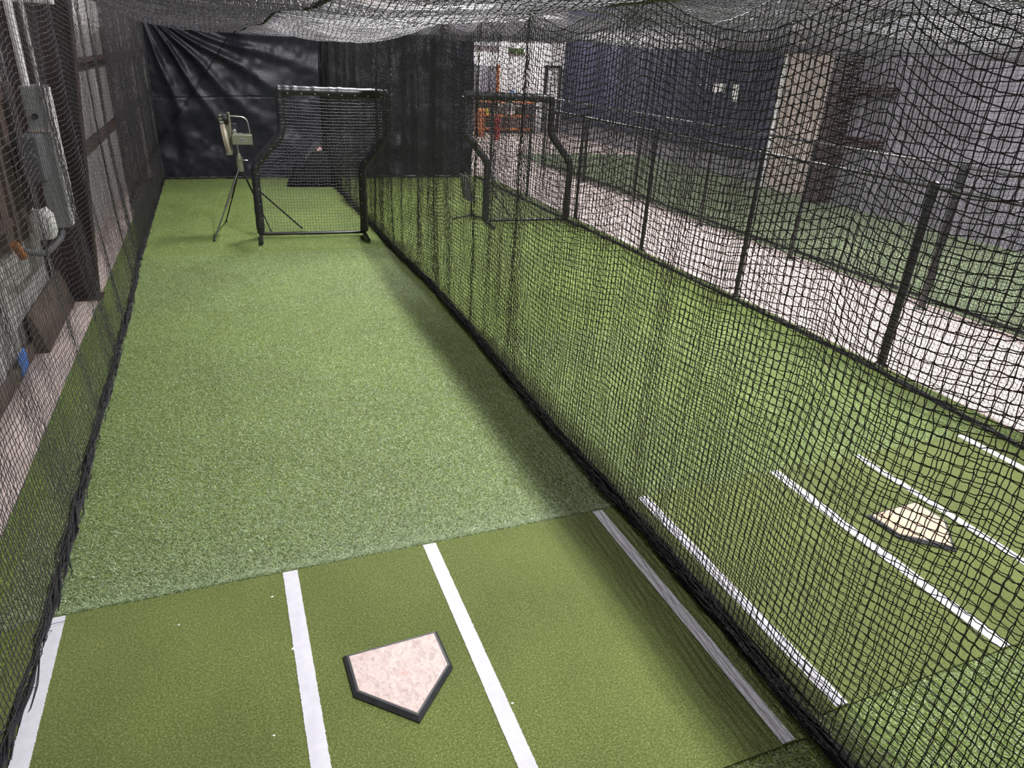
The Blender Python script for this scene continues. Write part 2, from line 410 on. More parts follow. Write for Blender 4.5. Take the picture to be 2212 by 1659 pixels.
# ------------------------------------------------------------------ netting
CELL = .0445
def scallop(y, hang):
    """0 at hanging points, 1 half way between"""
    h = np.array(hang); i = np.clip(np.searchsorted(h, y)-1, 0, len(h)-2)
    t = (y-h[i])/(h[i+1]-h[i]); return 4*t*(1-t)
def side_net(name, x0, ya, yb, ztop, hang, base_path, gather, amp, sagd, label, r, seed, mat, knot_y=8, sub=2, zbot=.03, belly=0., outward=1):
    t = thing(name, (x0, (ya+yb)/2, 0), label, 'net')
    g = np.random.default_rng(seed)
    nu = int((yb-ya)*gather/CELL); nv = int(ztop/CELL*1.03)
    y = np.linspace(ya, yb, nu); v = np.linspace(0, 1, nv)
    Yg, Vg = np.meshgrid(y, v, indexing='ij')
    bp = np.array(base_path); xb = np.interp(y, bp[:, 1], bp[:, 0])[:, None]
    A = amp*(.35+.65*Vg**.7)*(1-.6*Vg**6)
    p1 = g.uniform(0, 6.28, 6)
    fold = (.50*np.sin(2*PI*Yg/1.17+p1[0]+.8*Vg)+.22*np.sin(2*PI*Yg/.71+p1[1]-1.2*Vg)+.08*np.sin(2*PI*Yg/.39+p1[2]+1.5*Vg)+.5*np.sin(2*PI*Yg/2.9+p1[3])
            +.18*smooth_noise(nu, nv, 16, 34, seed))
    X = xb*(1-Vg)+x0*Vg+A*fold+outward*belly*np.sin(PI*Vg)
    sc = scallop(y, hang)[:, None]
    Z = zbot+(ztop-zbot)*Vg-sagd*sc*Vg**.8*(1-.0*Vg)+.008*smooth_noise(nu, nv, 12, 12, seed+1)*(Vg > .02)
    Yd = Yg+.25*A*np.sin(2*PI*Yg/1.17+p1[4])+.012*smooth_noise(nu, nv, 24, 16, seed+2)
    P = np.stack([X, Yd, Z], -1)-np.array([x0, (ya+yb)/2, 0])
    kn = (P[..., 1]+(ya+yb)/2) < knot_y
    net('netting', P, r, mat, t, knot=kn, sub=sub, slack=.003)
    mb = MB()
    path = [(p[0]-x0, p[1]-(ya+yb)/2, .034) for p in base_path]; path = [(a_, b_, .026) for a_, b_, c_ in path]
    k_ = .6 if x0 == 2.39 else 1.
    rope_bundle(mb, path, .021*k_, .0062, 8, .9, seed+5, wob=.008)
    rope_bundle(mb, path, .028*k_, .0028, 14, .6, seed+6, wob=.012)
    # loose thread ends
    for k in range(26):
        q = base_path[0][1]+g.random()**1.6*9; xq = np.interp(q, bp[:, 1], bp[:, 0])-x0; L = g.uniform(.03, .09)
        d = g.uniform(-1, 1)*1.3+(PI if outward > 0 else 0)
        pts = [(xq+math.cos(d+.5*s)*L*s*1.0, q-(ya+yb)/2+math.sin(d+.9*s)*L*s, .045+.02*math.sin(3*s)-.02*s) for s in np.linspace(0, 1, 5)]
        mb.tube(pts, .0016, 4)
    o = mb.build('bottom_rope', M['rope'], t, smooth=True)
    mb = MB(); cab = [(0, yy-(ya+yb)/2, ztop+.03) for yy in np.arange(ya, yb+.01, .1)]
    mb.tube(cab, .004, 6); mb.build('top_rope', M['rope'], t, smooth=True)
    return t
ZT = 3.12
R_BASE = [(2.20, -.4), (2.20, .8), (2.21, 1.36), (2.22, 1.67), (2.24, 2.19), (2.26, 2.98), (2.25, 3.52), (2.25, 4.51), (2.30, 6.2), (2.33, 7.2), (2.34, 8.66), (2.30, 9.9), (2.27, 12.0), (2.27, 14.5), (2.28, 17.15)]
HANG_R = [-.4, .75, 2.05, 3.8, 5.4, 6.6, 7.7, 9.0, 10.3, 11.7, 13.0, 14.4, 15.8, 17.2]
R_BASE2 = [(x+.05, y) for x, y in R_BASE]
side_net('dividing_net', 2.39, -.4, 17.15, ZT, [-.4, 1.2, 2.7, 4.4, 6.3, 8.1, 9.9, 11.6, 13.3, 15.2, 17.2], R_BASE2, 1.12, .06, .18,
         'second layer of black dividing net, the one just behind and belonging to the neighbouring lane', .0023, 19, M['twine'], knot_y=7, sub=2, outward=1)
side_net('dividing_net', 2.30, -.4, 17.15, ZT, HANG_R, R_BASE, 1.12, .085, .22,
         'nearest layer of black square mesh net dividing the open lane from the neighbouring lane', .0025, 11, M['twine'], knot_y=9, sub=2, outward=1)
L_BASE = [(-1.10, 1.2), (-1.09, 2.54), (-1.08, 2.9), (-1.07, 3.5), (-1.08, 4.28), (-1.09, 5.24), (-1.10, 6.7), (-1.11, 8.5), (-1.17, 10.5), (-1.18, 13.2), (-1.18, 17.15)]
HANG_L = [.8, 2.2, 4.1, 6.0, 8.1, 10.2, 12.4, 14.6, 16.2, 17.2]
side_net('side_net', -1.20, 1.2, 17.15, 3.30, HANG_L, L_BASE, 1.35, .055, .17,
         'black square mesh net hanging beside the left wall and maroon column', .0020, 23, M['twine_b'], knot_y=6, sub=2, outward=-1, belly=.05)
side_net('side_net', -1.14, 10.4, 17.05, 3.25, [10.4, 12.0, 13.8, 15.5, 17.1], [(-1.16, 10.4), (-1.17, 17.05)], 2.1, .035, .12,
         'second bunched panel of dark netting covering the far end of the left side net', .0021, 29, M['twine_b'], knot_y=0, sub=1, outward=-1)
N_BASE = [(5.98, .4), (5.95, 3.07), (5.99, 3.79), (6.06, 4.82), (6.08, 6.26), (6.07, 7.2), (6.04, 9.17), (5.99, 11.95), (5.92, 14.7), (5.90, 17.15)]
HANG_N = [.4, 1.9, 3.6, 5.4, 7.2, 9.1, 11, 13, 15, 17.2]
side_net('outer_net', 6.02, .4, 17.15, ZT, HANG_N, N_BASE, 1.06, .06, .15,
         'black square mesh net on the far side of the neighbouring lane beside the walkway', .0021, 37, M['twine'], knot_y=0, sub=1, outward=1)

def ceil_net(name, x0, x1, ya, yb, sup, label, seed, lobe=.16, mat='twine_b', rr=.0022, gx=1.12):
    t = thing(name, ((x0+x1)/2, (ya+yb)/2, 3), label, 'net')
    nu = int((x1-x0)*gx/CELL); nv = int((yb-ya)*1.05/CELL)
    x = np.linspace(x0, x1, nu); y = np.linspace(ya, yb, nv); Xg, Yg = np.meshgrid(x, y, indexing='ij')
    sx = [s[0] for s in sup]; sz = [s[1] for s in sup]
    g = np.random.default_rng(seed)
    lob = scallop(np.clip(x, x0+1e-4, x1-1e-4), sx)[:, None]
    Z = np.interp(x, sx, sz)[:, None]-lobe*lob*(.35+.65*np.exp(-((Yg-8)/2.2)**2)+.25*np.exp(-((Yg-13)/1.2)**2))
    Z = Z-.05*(.5-.5*np.cos(2*PI*(Yg-8)/3.9+PI))+.02*np.sin(2*PI*Yg/.83+2*Xg)*lob+.014*np.sin(2*PI*Yg/.37+Xg)+.01*smooth_noise(nu, nv, 12, 14, seed)
    P = np.stack([Xg, Yg, Z], -1)-np.array([(x0+x1)/2, (ya+yb)/2, 3])
    net('netting', P, rr, M[mat], t)
    P2 = P.copy(); P2[..., 2] += .05+.02*smooth_noise(nu, nv, 9, 14, seed+3)+.03*np.sin(2*PI*Yg/1.7)*lob; P2[..., 1] += .02
    net('upper_layer', P2, rr, M[mat], t)
    for k, (a, b) in enumerate(sup[1:-1]):
        mb = MB(); mb.tube([(a-(x0+x1)/2, yy-(ya+yb)/2, b-3-.05*(.5-.5*math.cos(2*PI*(yy-8)/3.9+PI))) for yy in np.arange(ya, yb, .2)], .012, 6)
        mb.build('support_rope', M['rope'], t, smooth=True)
    return t
ceil_net('overhead_net', -1.2, 2.3, -.5, 17.15, [(-1.2, 3.24), (.52, 2.97), (2.3, 3.15)],
         'sagging black net hung as a ceiling over the open lane', 5, .19)
ceil_net('overhead_net', 2.32, 6.02, .4, 17.15, [(2.32, 3.14), (4.1, 3.16), (6.02, 3.14)],
         'sagging net hung as a ceiling over the neighbouring lane', 9, .14, gx=1.3)
ceil_net('overhead_net', 8.8, 13.3, .4, 19, [(8.8, 3.3), (11, 3.3), (13.3, 3.3)],
         'net ceiling far right over the faded turf lane', 15, .16, gx=1.0)

# gathered excess netting along the top of the dividing net
mb = MB()
t = thing('gathered_net', (2.25, 8, 3.06), 'thick gathered roll of spare netting slung along the top of the dividing net', 'net')
for k, (dx, zz) in enumerate([(0.0, .03), (.05, .05), (-.05, .0), (.02, -.03)]):
    rope_bundle(mb, [(dx+.03*math.sin(y*1.3+k), y-8, zz-.05*abs(math.sin(y*.85+.3*k))) for y in np.arange(.4, 10.8, .3)], .07, .0042, 60, .22, 60+k, wob=.03)
mb.build('net_roll', M['twine_b'], t, smooth=True)

# end net before the curtain
def end_net(x0, x1, y, label, seed):
    t = thing('end_net', ((x0+x1)/2, y, 0), label, 'net')
    nu = int((x1-x0)*1.08/CELL); nv = int(ZT/CELL)
    x = np.linspace(x0, x1, nu); z = np.linspace(.02, ZT, nv); X, Z = np.meshgrid(x, z, indexing='ij')
    Yv = y+.03*np.sin(2*PI*X/.9)+.03*smooth_noise(nu, nv, 12, 16, seed)-.06*np.sin(PI*Z/ZT)
    P = np.stack([X-(x0+x1)/2, Yv-y, Z-.06*scallop(np.clip(x, x0+.001, x1-.001), [x0, (x0+x1)/2, x1])[:, None]*(Z/ZT)], -1)
    net('netting', P, .0018, M['twine'], t)
    mb = MB(); rope_bundle(mb, [(a-(x0+x1)/2, 0, .03) for a in np.arange(x0, x1+.01, .2)], .028, .006, 8, .8, seed)
    mb.build('bottom_rope', M['rope'], t, smooth=True)
end_net(-1.17, 2.27, 17.02, 'net across the far end of the open lane in front of the dark sheet', 71)
end_net(2.33, 5.88, 17.02, 'net across the far end of the neighbouring lane', 72)

# ------------------------------------------------------------------ curtains
def curtain(x0, x1, y, ztop, label, seed, swag=True):
    t = thing('backdrop_curtain', ((x0+x1)/2, y, 0), label, 'curtain')
    nx, nz = 220, 190
    x = np.linspace(x0, x1, nx); z = np.linspace(.015, ztop, nz); X, Z = np.meshgrid(x, z, indexing='ij')
    D = np.zeros_like(X)
    if swag:
        cx, cz = x0-.05, ztop-.05
        R_ = np.hypot(X-cx, Z-cz); T = np.arctan2(cz-Z, X-cx)      # 0 = along the top, pi/2 = straight down
        for th, cv, w, a in [(.24, -.05, .05, .07), (.40, -.05, .045, .08), (.58, -.04, .05, .11), (.80, .0, .06, .10), (1.02, .03, .05, .08), (1.30, .03, .06, .07)]:
            tt = th+cv*(R_-1.5)+.02*np.sin(R_*3+th*9)
            D += a*np.exp(-((T-tt)/w)**2)*np.clip(R_/1.0, 0, 1)*np.clip(1.25-R_/4.2, .1, 1)
    else:
        D += .05*np.sin(2*PI*X/.75+.6*np.sin(Z*1.3))+.03*np.sin(2*PI*X/.34+1+.3*Z)
        for k in range(5):
            D += .03*np.exp(-(((Z-.4-.5*k)+.35*np.sin(X*1.1+k))/.16)**2)*(.5+.5*np.sin(X*2+k*2))
    D += .025*smooth_noise(nx, nz, 30, 22, seed)+.006*smooth_noise(nx, nz, 8, 8, seed+1)
    D -= .012*(np.abs(Z-1.66-.04*np.sin(X*1.4)) < .012)        # welded seam
    P = np.stack([X-(x0+x1)/2, -D, Z], -1).reshape(-1, 3)
    P2 = P+np.array([0, .006, 0])
    i = np.arange(nx*nz).reshape(nx, nz)
    q = np.stack([i[:-1, :-1], i[1:, :-1], i[1:, 1:], i[:-1, 1:]], -1).reshape(-1, 4)
    me = quads_mesh('sheet', np.concatenate([P, P2]), np.concatenate([q, q[:, ::-1]+nx*nz]))
    link_mesh('sheet', me, M['curtain'], t, smooth=True)
    return t
t = curtain(-1.2, 2.30, 17.30, 3.45, 'creased dark navy sheet hung across the end of the open lane', 81)
# taupe return flap with two stitched lines at the corner
nb = MB()
V = []; F = []; n = 26
for i in range(n):
    z = i/(n-1)*3.2; k = z/3.2
    for y, x in ((17.1, -1.16-.14*k), (16.2, -1.19-.12*k)):
        V.append((x-.55+.02*math.sin(z*5), y-17.30, z))
F = [(2*i, 2*i+1, 2*i+3, 2*i+2) for i in range(n-1)]
o = MB().add(V, F).build('side_flap', M['hem'], t)
for dy in (-.35, -.48):
    nb.tube([(-1.735-.13*k/10+.005, dy, .32*k) for k in range(11)], .012, 4)
nb.build('stitched_edge', M['rope'], t)
curtain(2.34, 5.86, 17.30, 3.45, 'dark sheet hanging in vertical folds across the end of the neighbouring lane', 91, swag=False)
# dark gap pole between the two sheets
o = MB().lathe([(.035, 0), (.035, 3.5)], (2.32, 17.22, 0), n=14).build('support_post', M['pipe'], None, True); tag(o, 'black post in the corner between the two end sheets', 'post')

# navy curtain along right wall
t = thing('wall_curtain', (XR-.12, 21.8, 0), 'navy blue curtain hung along the far right wall', 'curtain')
nx, nz = 420, 24
y = np.linspace(15.3, 28.2, nx); z = np.linspace(.6, 5.8, nz); Yg, Zg = np.meshgrid(y, z, indexing='ij')
D = .045*np.sin(2*PI*Yg/.48+.4*np.sin(Yg))+.02*np.sin(2*PI*Yg/.21)
P = np.stack([-D, Yg-21.8, Zg], -1).reshape(-1, 3); i = np.arange(nx*nz).reshape(nx, nz)
q = np.stack([i[:-1, :-1], i[1:, :-1], i[1:, 1:], i[:-1, 1:]], -1).reshape(-1, 4)
link_mesh('drape', quads_mesh('drape', np.concatenate([P, P+np.array([.005, 0, 0])]), np.concatenate([q, q+nx*nz])), M['curtain_b'], t, smooth=True)

# ------------------------------------------------------------------ chain link fences
def fence(x, ya, yb, h, post_ys, label, seed, rw=.0030, thick0=None):
    t = thing('chain_link_fence', (x, ya, 0), label, 'fence')
    pitch = .052
    nw = int((yb-ya)/pitch); nz = int((h-.06)/(pitch/2))
    k = np.arange(nw)[:, None]; j = np.arange(nz)[None, :]
    g = np.random.default_rng(seed)
    S = np.empty((nw, nz, 3))
    S[..., 1] = k*pitch+((j % 2)*pitch*.98)
    S[..., 2] = .04+j*(h-.06)/nz
    S[..., 0] = .04+.006*((j % 2)*2-1)+.02*np.sin(S[..., 1]*2.1)*np.sin(PI*S[..., 2]/h)
    V, Q = strands(S, rw)
    o = link_mesh('chain_mesh', quads_mesh('chain_mesh', V, Q), M['twine'], t, smooth=True)
    for i, py in enumerate(post_ys):
        rr = .044 if i == 0 else .03
        mb = MB().lathe([(rr, 0), (rr, h+.03), (rr*.9, h+.045), (.012, h+.06)], (0, py-ya, 0), n=16)
        p = mb.build('post', M['pipe'], t, smooth=True)
        MB().lathe([(.075, 0), (.07, .012), (rr+.008, .03)], (0, py-ya, 0), n=16).build('post_collar', M['pipe'], p, smooth=True)
    MB().tube([(0, yy-ya, h) for yy in np.arange(ya, yb+.01, .5)], .021, 10).build('top_rail', M['pipe'], t, smooth=True)
    MB().tube([(0.04, yy-ya, .05) for yy in np.arange(ya, yb+.01, .5)], .004, 6).build('tension_wire', M['pipe'], t, smooth=True)
    return t
fence(6.25, 2.4, 19.4, 1.84, [4.83, 7.25, 9.70, 12.15, 14.58, 17.0, 19.4], 'black chain link fence along the near edge of the concrete walkway', 1)
fence(8.45, 3.4, 20.5, 1.82, [6.2, 3.6, 8.7, 11.2, 13.7, 16.2, 18.7], 'black chain link fence on the far edge of the concrete walkway', 2)

# net of the third lane
side_net('walkway_net', 8.85, 3.0, 19.0, 3.3, [3.0, 5.2, 7.4, 9.6, 11.8, 14, 16.2, 19.0], [(8.85, 3.0), (8.9, 9), (8.85, 19.0)], 1.0, .05, .12,
         'grey black net hanging beyond the second chain link fence over the faded turf', .0019, 47, M['twine_b'], knot_y=0, sub=1, outward=1)

# ------------------------------------------------------------------ pitching screens
def bent(pts, rad=.07, n=6):
    """round the corners of a polyline"""
    pts = [np.array(p, float) for p in pts]; out = [pts[0]]
    for a, b, c in zip(pts[:-2], pts[1:-1], pts[2:]):
        u = (a-b); v = (c-b); lu = np.linalg.norm(u); lv = np.linalg.norm(v); r = min(rad, lu*.45, lv*.45)
        p0 = b+u/lu*r; p1 = b+v/lv*r
        for k in range(n+1):
            s = k/n; out.append((1-s)**2*p0+2*s*(1-s)*b+s*s*p1)
    out.append(pts[-1]); return out
def lumpy(pts, r, seed, step=.02, amp=.05):
    pts = np.array(pts); d = np.concatenate([[0], np.cumsum(np.linalg.norm(np.diff(pts, axis=0), axis=1))])
    s = np.arange(0, d[-1], step); c = np.stack([np.interp(s, d, pts[:, i]) for i in range(3)], 1)
    g = np.random.default_rng(seed); rr = r*(1+amp*np.interp(s, np.linspace(0, d[-1], len(s)//3+2), g.normal(0, 1, len(s)//3+2)))
    rr[0] *= .6; rr[-1] *= .6
    return c, rr
def screen(loc, rz, sgn, label, seed, sleeves=True):
    """Z-shaped pitcher's screen; sgn=+1 the top half is shifted towards +x"""
    t = thing('pitching_screen', loc, label, 'screen', rz=rz)
    w = 1.58; sh = .43*sgn; zk0, zk1, zt = 1.08, 1.56, 2.14
    def X(x): return x
    L0 = -w/2; R0 = w/2
    left = bent([(L0, 0, .06), (L0, 0, zk0), (L0+sh, 0, zk1), (L0+sh, 0, zt)], .10)
    right = bent([(R0, 0, .06), (R0, 0, zk0), (R0+sh, 0, zk1), (R0+sh, 0, zt)], .10)
    def pad(name, pts, r, sd, mat=M['vinyl']):
        c, rr = lumpy(pts, r, sd); o = MB().tube(c, rr, 14).build(name, mat, t, smooth=True); return o
    for nm, pts, s in (('left', left, 1), ('right', right, 2)):
        n = len(pts); o = pad('padded_upright', pts, .060, seed+s)
        # chrome snaps along the inner edge
        P = np.array(pts); d = np.concatenate([[0], np.cumsum(np.linalg.norm(np.diff(P, axis=0), axis=1))])
        for q in np.arange(.25, d[-1]-.1, .22):
            p = [np.interp(q, d, P[:, k]) for k in range(3)]
            MB().lathe([(.009, -.072), (.006, -.066)], (p[0]+(.03 if nm == 'left' else -.03), p[1], p[2]), axis='y', n=8).build('snap', M['galv'], o)
        # frayed lacing of the net round the padding
        lc = MB(); g = np.random.default_rng(seed+s+7)
        for q in np.arange(.05, d[-1], .045):
            p = np.array([np.interp(q, d, P[:, k]) for k in range(3)]); r = .064
            a0 = g.uniform(0, .5)
            lc.tube([p+np.array([r*math.cos(a), r*math.sin(a), .02*math.sin(a*1.0)]) for a in np.linspace(a0, a0+2*PI, 11)], .0026, 3)
        lc.build('lacing', M['twine'], o)
    o = pad('top_bar', [(L0+sh-.03, 0, zt), (R0+sh+.03, 0, zt)], .068, seed+3)
    for q in np.linspace(L0+sh+.12, R0+sh-.12, 8): MB().lathe([(.010, -.074), (.006, -.068)], (q, 0, zt-.035), axis='y', n=8).build('snap', M['galv'], o)
    MB().tube([(L0, 0, .06), (R0, 0, .06)], .024, 12).build('bottom_bar', M['pipe'], t, smooth=True)
    # feet run forwards and back
    for x in (L0, R0):
        MB().tube(bent([(x, -.52, .045), (x, -.02, .05), (x, .10, .045)], .03), .028, 12).build('foot', M['pipe'], t, smooth=True)
    MB().tube([(L0+.02, .03, .72), (L0+.64, .45, .03)], .014, 8).build('brace', M['pipe'], t, smooth=True)
    # bulging netting
    nu, nv = int(w*1.08/.045), int(2.08*1.04/.045)
    u = np.linspace(0, 1, nu); z = np.linspace(.07, zt, nv); U, Z = np.meshgrid(u, z, indexing='ij')
    shf = np.interp(z, [0, zk0, zk1, zt], [0, 0, sh, sh])[None, :]
    Xn = L0+w*U+shf; bulge = np.sin(PI*U)*np.sin(PI*(Z-.07)/2.07)
    P = np.stack([Xn, .14*bulge, Z-.035*np.sin(PI*U)*(1-.4*Z/2)], -1)
    net('netting', P, .0030, M['screen_twine'], t, jit=.003)
    return t
screen((1.25, 11.38, .012), -.05, +1, 'black padded pitching screen with stepped sides standing in the open lane', 100)
screen((5.10, 11.87, .012), -.03, -1, 'black padded pitching screen standing in the neighbouring lane behind the dividing net', 120)

# ------------------------------------------------------------------ pitching machine
t = thing('pitching_machine', (.25, 11.9, .012), 'olive pitching machine with tall tan wheel on a black tripod', 'pitching machine')
hub = np.array([.02, 0, .97])
for f in ((-.47, -.60, 0), (-.27, .74, 0), (.38, -.10, 0)):
    f = np.array(f, float); top = hub+np.array([f[0]*.05, f[1]*.05, 0]); mid = top+(f-top)*.55
    lg = MB().tube([top, mid], .014, 10).build('leg', M['pipe'], t, smooth=True)
    MB().tube([mid-(f-top)*.03, f+np.array([0, 0, .02])], .010, 10).build('lower_tube', M['pipe'], lg, smooth=True)
    MB().lathe([(.02, 0), (.02, .012), (.012, .03)], f, n=12).build('rubber_foot', M['black'], lg, smooth=True)
    MB().lathe([(.018, -.02), (.018, .02)], mid, n=12).build('leg_clamp', M['galv'], lg, smooth=True)
MB().lathe([(.045, .93), (.05, .96), (.05, 1.06), (.046, 1.08), (.05, 1.09), (.042, 1.13), (.024, 1.18), (.017, 1.20)], (.02, 0, 0), n=24).build('hub', M['olive'], t, smooth=True)
MB().tube([(.02, 0, 1.15), (.005, 0, 1.45)], .013, 12).build('post', M['galv'], t, smooth=True)
cl = MB().tube([(.06, -.02, 1.10), (.10, -.03, 1.10), (.14, -.02, 1.095)], .009, 8); cl.tube([(.06, -.03, 1.02), (.06, -.05, 1.15)], .008, 8)
cl.build('clamp_handle', M['galv'], t, smooth=True)
bx = MB().box((-.055, -.12, 1.335), (.235, .10, 1.47), bev=.006).build('control_box', M['olive'], t)
for x in (-.04, .22):
    for z in (1.35, 1.455): MB().lathe([(.005, -.125), (.003, -.121)], (x, 0, z), axis='y', n=8).build('screw', M['galv'], bx)
el = MB()
def ellipse(rx, rz, y, n=32): return [(rx*math.cos(2*PI*k/n), y, rz*math.sin(2*PI*k/n)) for k in range(n)]
def ell_ob(name, rx, rz, d, mat):
    m = MB(); n = 32; V = [np.array(p)+np.array([.09, 0, 1.405]) for p in ellipse(rx, rz, -.12)+ellipse(rx, rz, -.12-d)]
    m.add(V, [tuple(range(n)), tuple(range(n, 2*n))]+[(k, (k+1) % n, n+(k+1) % n, n+k) for k in range(n)]); return m.build(name, mat, bx)
ell_ob('badge_rim', .058, .025, .002, M['box_white']); ell_ob('badge', .053, .021, .003, M['black'])
cu = bpy.data.curves.new('badge_text', 'FONT'); cu.body = 'ATEC'; cu.size = .032; cu.align_x = 'CENTER'; cu.align_y = 'CENTER'; cu.extrude = .0005; cu.shear = .25
cu.materials.append(M['box_white'])
tmp = bpy.data.objects.new('badge_curve', cu); me = bpy.data.meshes.new_from_object(tmp); bpy.data.objects.remove(tmp)
to = bpy.data.objects.new('badge_text', me); COL.objects.link(to); to.parent = bx; to.location = (.09, -.1238, 1.405); to.rotation_euler = (PI/2, 0, 0)
MB().tube(bent([(-.05, 0, 1.73), (.19, 0, 1.72), (.215, 0, 1.47)], .11, 8), .011, 10).build('handle', M['galv'], t, smooth=True)
bp_ = MB().box((-.085, -.035, 1.36), (-.045, .035, 1.78), bev=.004); bp_.box((-.075, -.09, 1.66), (-.055, .09, 1.78), bev=.003); bp_.build('back_plate', M['olive'], t)
# knobs and motor on the frame
MB().lathe([(.026, -.05), (.03, -.045), (.03, .02), (.018, .03)], (-.01, -.03, 1.52), axis='y', n=18).build('motor', M['galv'], t, smooth=True)
MB().lathe([(.018, -.045), (.02, .0), (.014, .05)], (-.01, 0, 1.61), axis='x', n=14).build('adjuster', M['black'], t, smooth=True)
ld = MB(); 
for dx, hgt in ((.03, .02), (.07, .012), (.12, .025), (.16, .03), (.185, .02)): ld.lathe([(.009, 1.47), (.009, 1.47+hgt)], (dx, -.05, 0), n=8)
ld.box((-.04, -.10, 1.47), (.10, .06, 1.49), bev=.004); ld.build('control_knobs', M['galv'], t)
# wheel seen nearly edge on: black tyre tops, tan tread strip below with guard
wb = MB(); 
arc = [(-.165+.05*((k/14)**1.2), -.02, 1.66-.46*k/14) for k in range(15)]
V = []; 
for k, (x, yy, z) in enumerate(arc):
    hw = .036+.006*math.sin(PI*k/14)
    for sx, sy in ((-hw, .03), (hw*.8, .03), (hw*.8, -.03), (0, -.05), (-hw, -.03)): V.append((x+sx, yy+sy-.10*math.sin(PI*k/14), z))
F = [(5*k+j, 5*k+(j+1) % 5, 5*k+5+(j+1) % 5, 5*k+5+j) for k in range(14) for j in range(5)]+[(0, 1, 2, 3, 4), tuple(70+j for j in range(5))]
wb.add(V, F).build('wheel', M['tan'], t, smooth=True)
gd = MB().box((-.12, -.02, 1.20), (-.06, .05, 1.62), bev=.004); gd.box((-.155, -.09, 1.18), (-.07, .02, 1.215), bev=.003)
gd.build('wheel_guard', M['olive'], t)
MB().lathe([(.05, -.04), (.075, -.03), (.078, 0), (.075, .03), (.05, .04)], (-.12, -.04, 1.69), axis='x', n=28).build('pulley', M['black'], t, smooth=True)
hb = MB().lathe([(.022, -.09), (.026, -.05), (.038, -.045), (.038, -.03)], (-.12, -.04, 1.69), axis='x', n=16)
hb.lathe([(.016, -.10), (.016, -.04)], (-.10, -.04, 1.74), axis='x', n=12); hb.lathe([(.02, -.08), (.02, -.03)], (-.115, -.10, 1.65), axis='x', n=12)
hb.build('pulley_hub', M['galv'], t, smooth=True)

# low machine in the next lane
t = thing('feeder_stand', (4.21, 12.4, .012), 'dark feeder arm on a low stand beside the neighbouring screen', 'stand')
MB().tube([(0, 0, .03), (0, 0, .42)], .018, 10).build('post', M['pipe'], t, smooth=True)
for a in (3.3, 5.6, 1.2):
    MB().tube([(0, 0, .05), (.38*math.cos(a), .38*math.sin(a), .015)], .014, 8).build('foot', M['pipe'], t, smooth=True)
b = MB().prism([(-.22, .80), (-.06, .74), (.05, .40), (-.02, .30), (-.13, .36)], 'y', -.09, .09); b.build('arm_cover', M['box_dark'], t)
MB().tube([(-.17, -.1, .84), (-.06, -.1, .66), (0, -.1, .42), (.10, -.1, .40)], .016, 8).build('arm_rod', M['galv'], t, smooth=True)

# ------------------------------------------------------------------ slumped bag and folded net behind the screen
t = thing('equipment_bag', (1.85, 16.1, .012), 'black slumped equipment bag with pointed peak on turf behind the screen', 'bag')
def loft(rings):
    m = MB(); n = len(rings[0]); V = [p for r in rings for p in r]
    F = [(k*n+j, k*n+(j+1) % n, (k+1)*n+(j+1) % n, (k+1)*n+j) for k in range(len(rings)-1) for j in range(n)]
    return m.add(V, F+[tuple(range(n))[::-1], tuple((len(rings)-1)*n+j for j in range(n))])
def ring(cx, cy, z, rx, ry, n=22, seed=0, a=.08):
    g = np.random.default_rng(seed+int(z*100)); ph = g.uniform(0, 6, 3)
    return [(cx+rx*c*(1+a*math.sin(3*th+ph[0])), cy+ry*s*(1+a*math.sin(2*th+ph[1])), z+.02*math.sin(4*th+ph[2])*(z > .1)) for th in [2*PI*k/n for k in range(n)] for c, s in [(math.copysign(abs(math.cos(th))**.6, math.cos(th)), math.copysign(abs(math.sin(th))**.6, math.sin(th)))]]
loft([ring(0, 0, 0, .56, .26), ring(0, 0, .12, .57, .27), ring(.02, 0, .24, .42, .22), ring(.08, 0, .36, .30, .18), ring(.12, .02, .50, .24, .15), ring(.14, .03, .66, .17, .1), ring(.15, .03, .72, .06, .04)]).build('bag_body', M['bag'], t, smooth=True)
loft([ring(-.33, 0, .15, .17, .12), ring(-.33, 0, .32, .10, .08), ring(-.34, 0, .46, .05, .04), ring(-.34, 0, .55, .012, .012)]).build('bag_peak', M['bag'], t, smooth=True)
MB().lathe([(.02, 0), (.025, .03), (.018, .06)], (.05, -.28, -.0), n=10).build('caster', M['pipe'], t, smooth=True)
t = thing('folded_target', (1.93, 16.5, .012), 'grey folded fabric target leaning behind the black bag', 'target')
MB().prism([(-.12, .05), (.12, .05), (.22, .40), (.12, .88), (.02, .92), (-.22, .55)], 'y', -.02, .03).build('fabric_panel', M['grey_cloth'], t)
MB().tube([(-.12, -.03, .05), (-.22, -.03, .55), (.02, -.03, .92), (.12, -.03, .88)], .008, 6).build('hoop', M['pipe'], t, smooth=True)
o = loft([ring(0, 0, 0, .05, .04, 12), ring(.01, 0, .04, .06, .04, 12), ring(.03, 0, .07, .02, .02, 12)]).build('towel', M['pink'], None, True); o.location = (1.99, 16.12, .73)
tag(o, 'small dusty pink towel lying on the black equipment bag', 'towel')

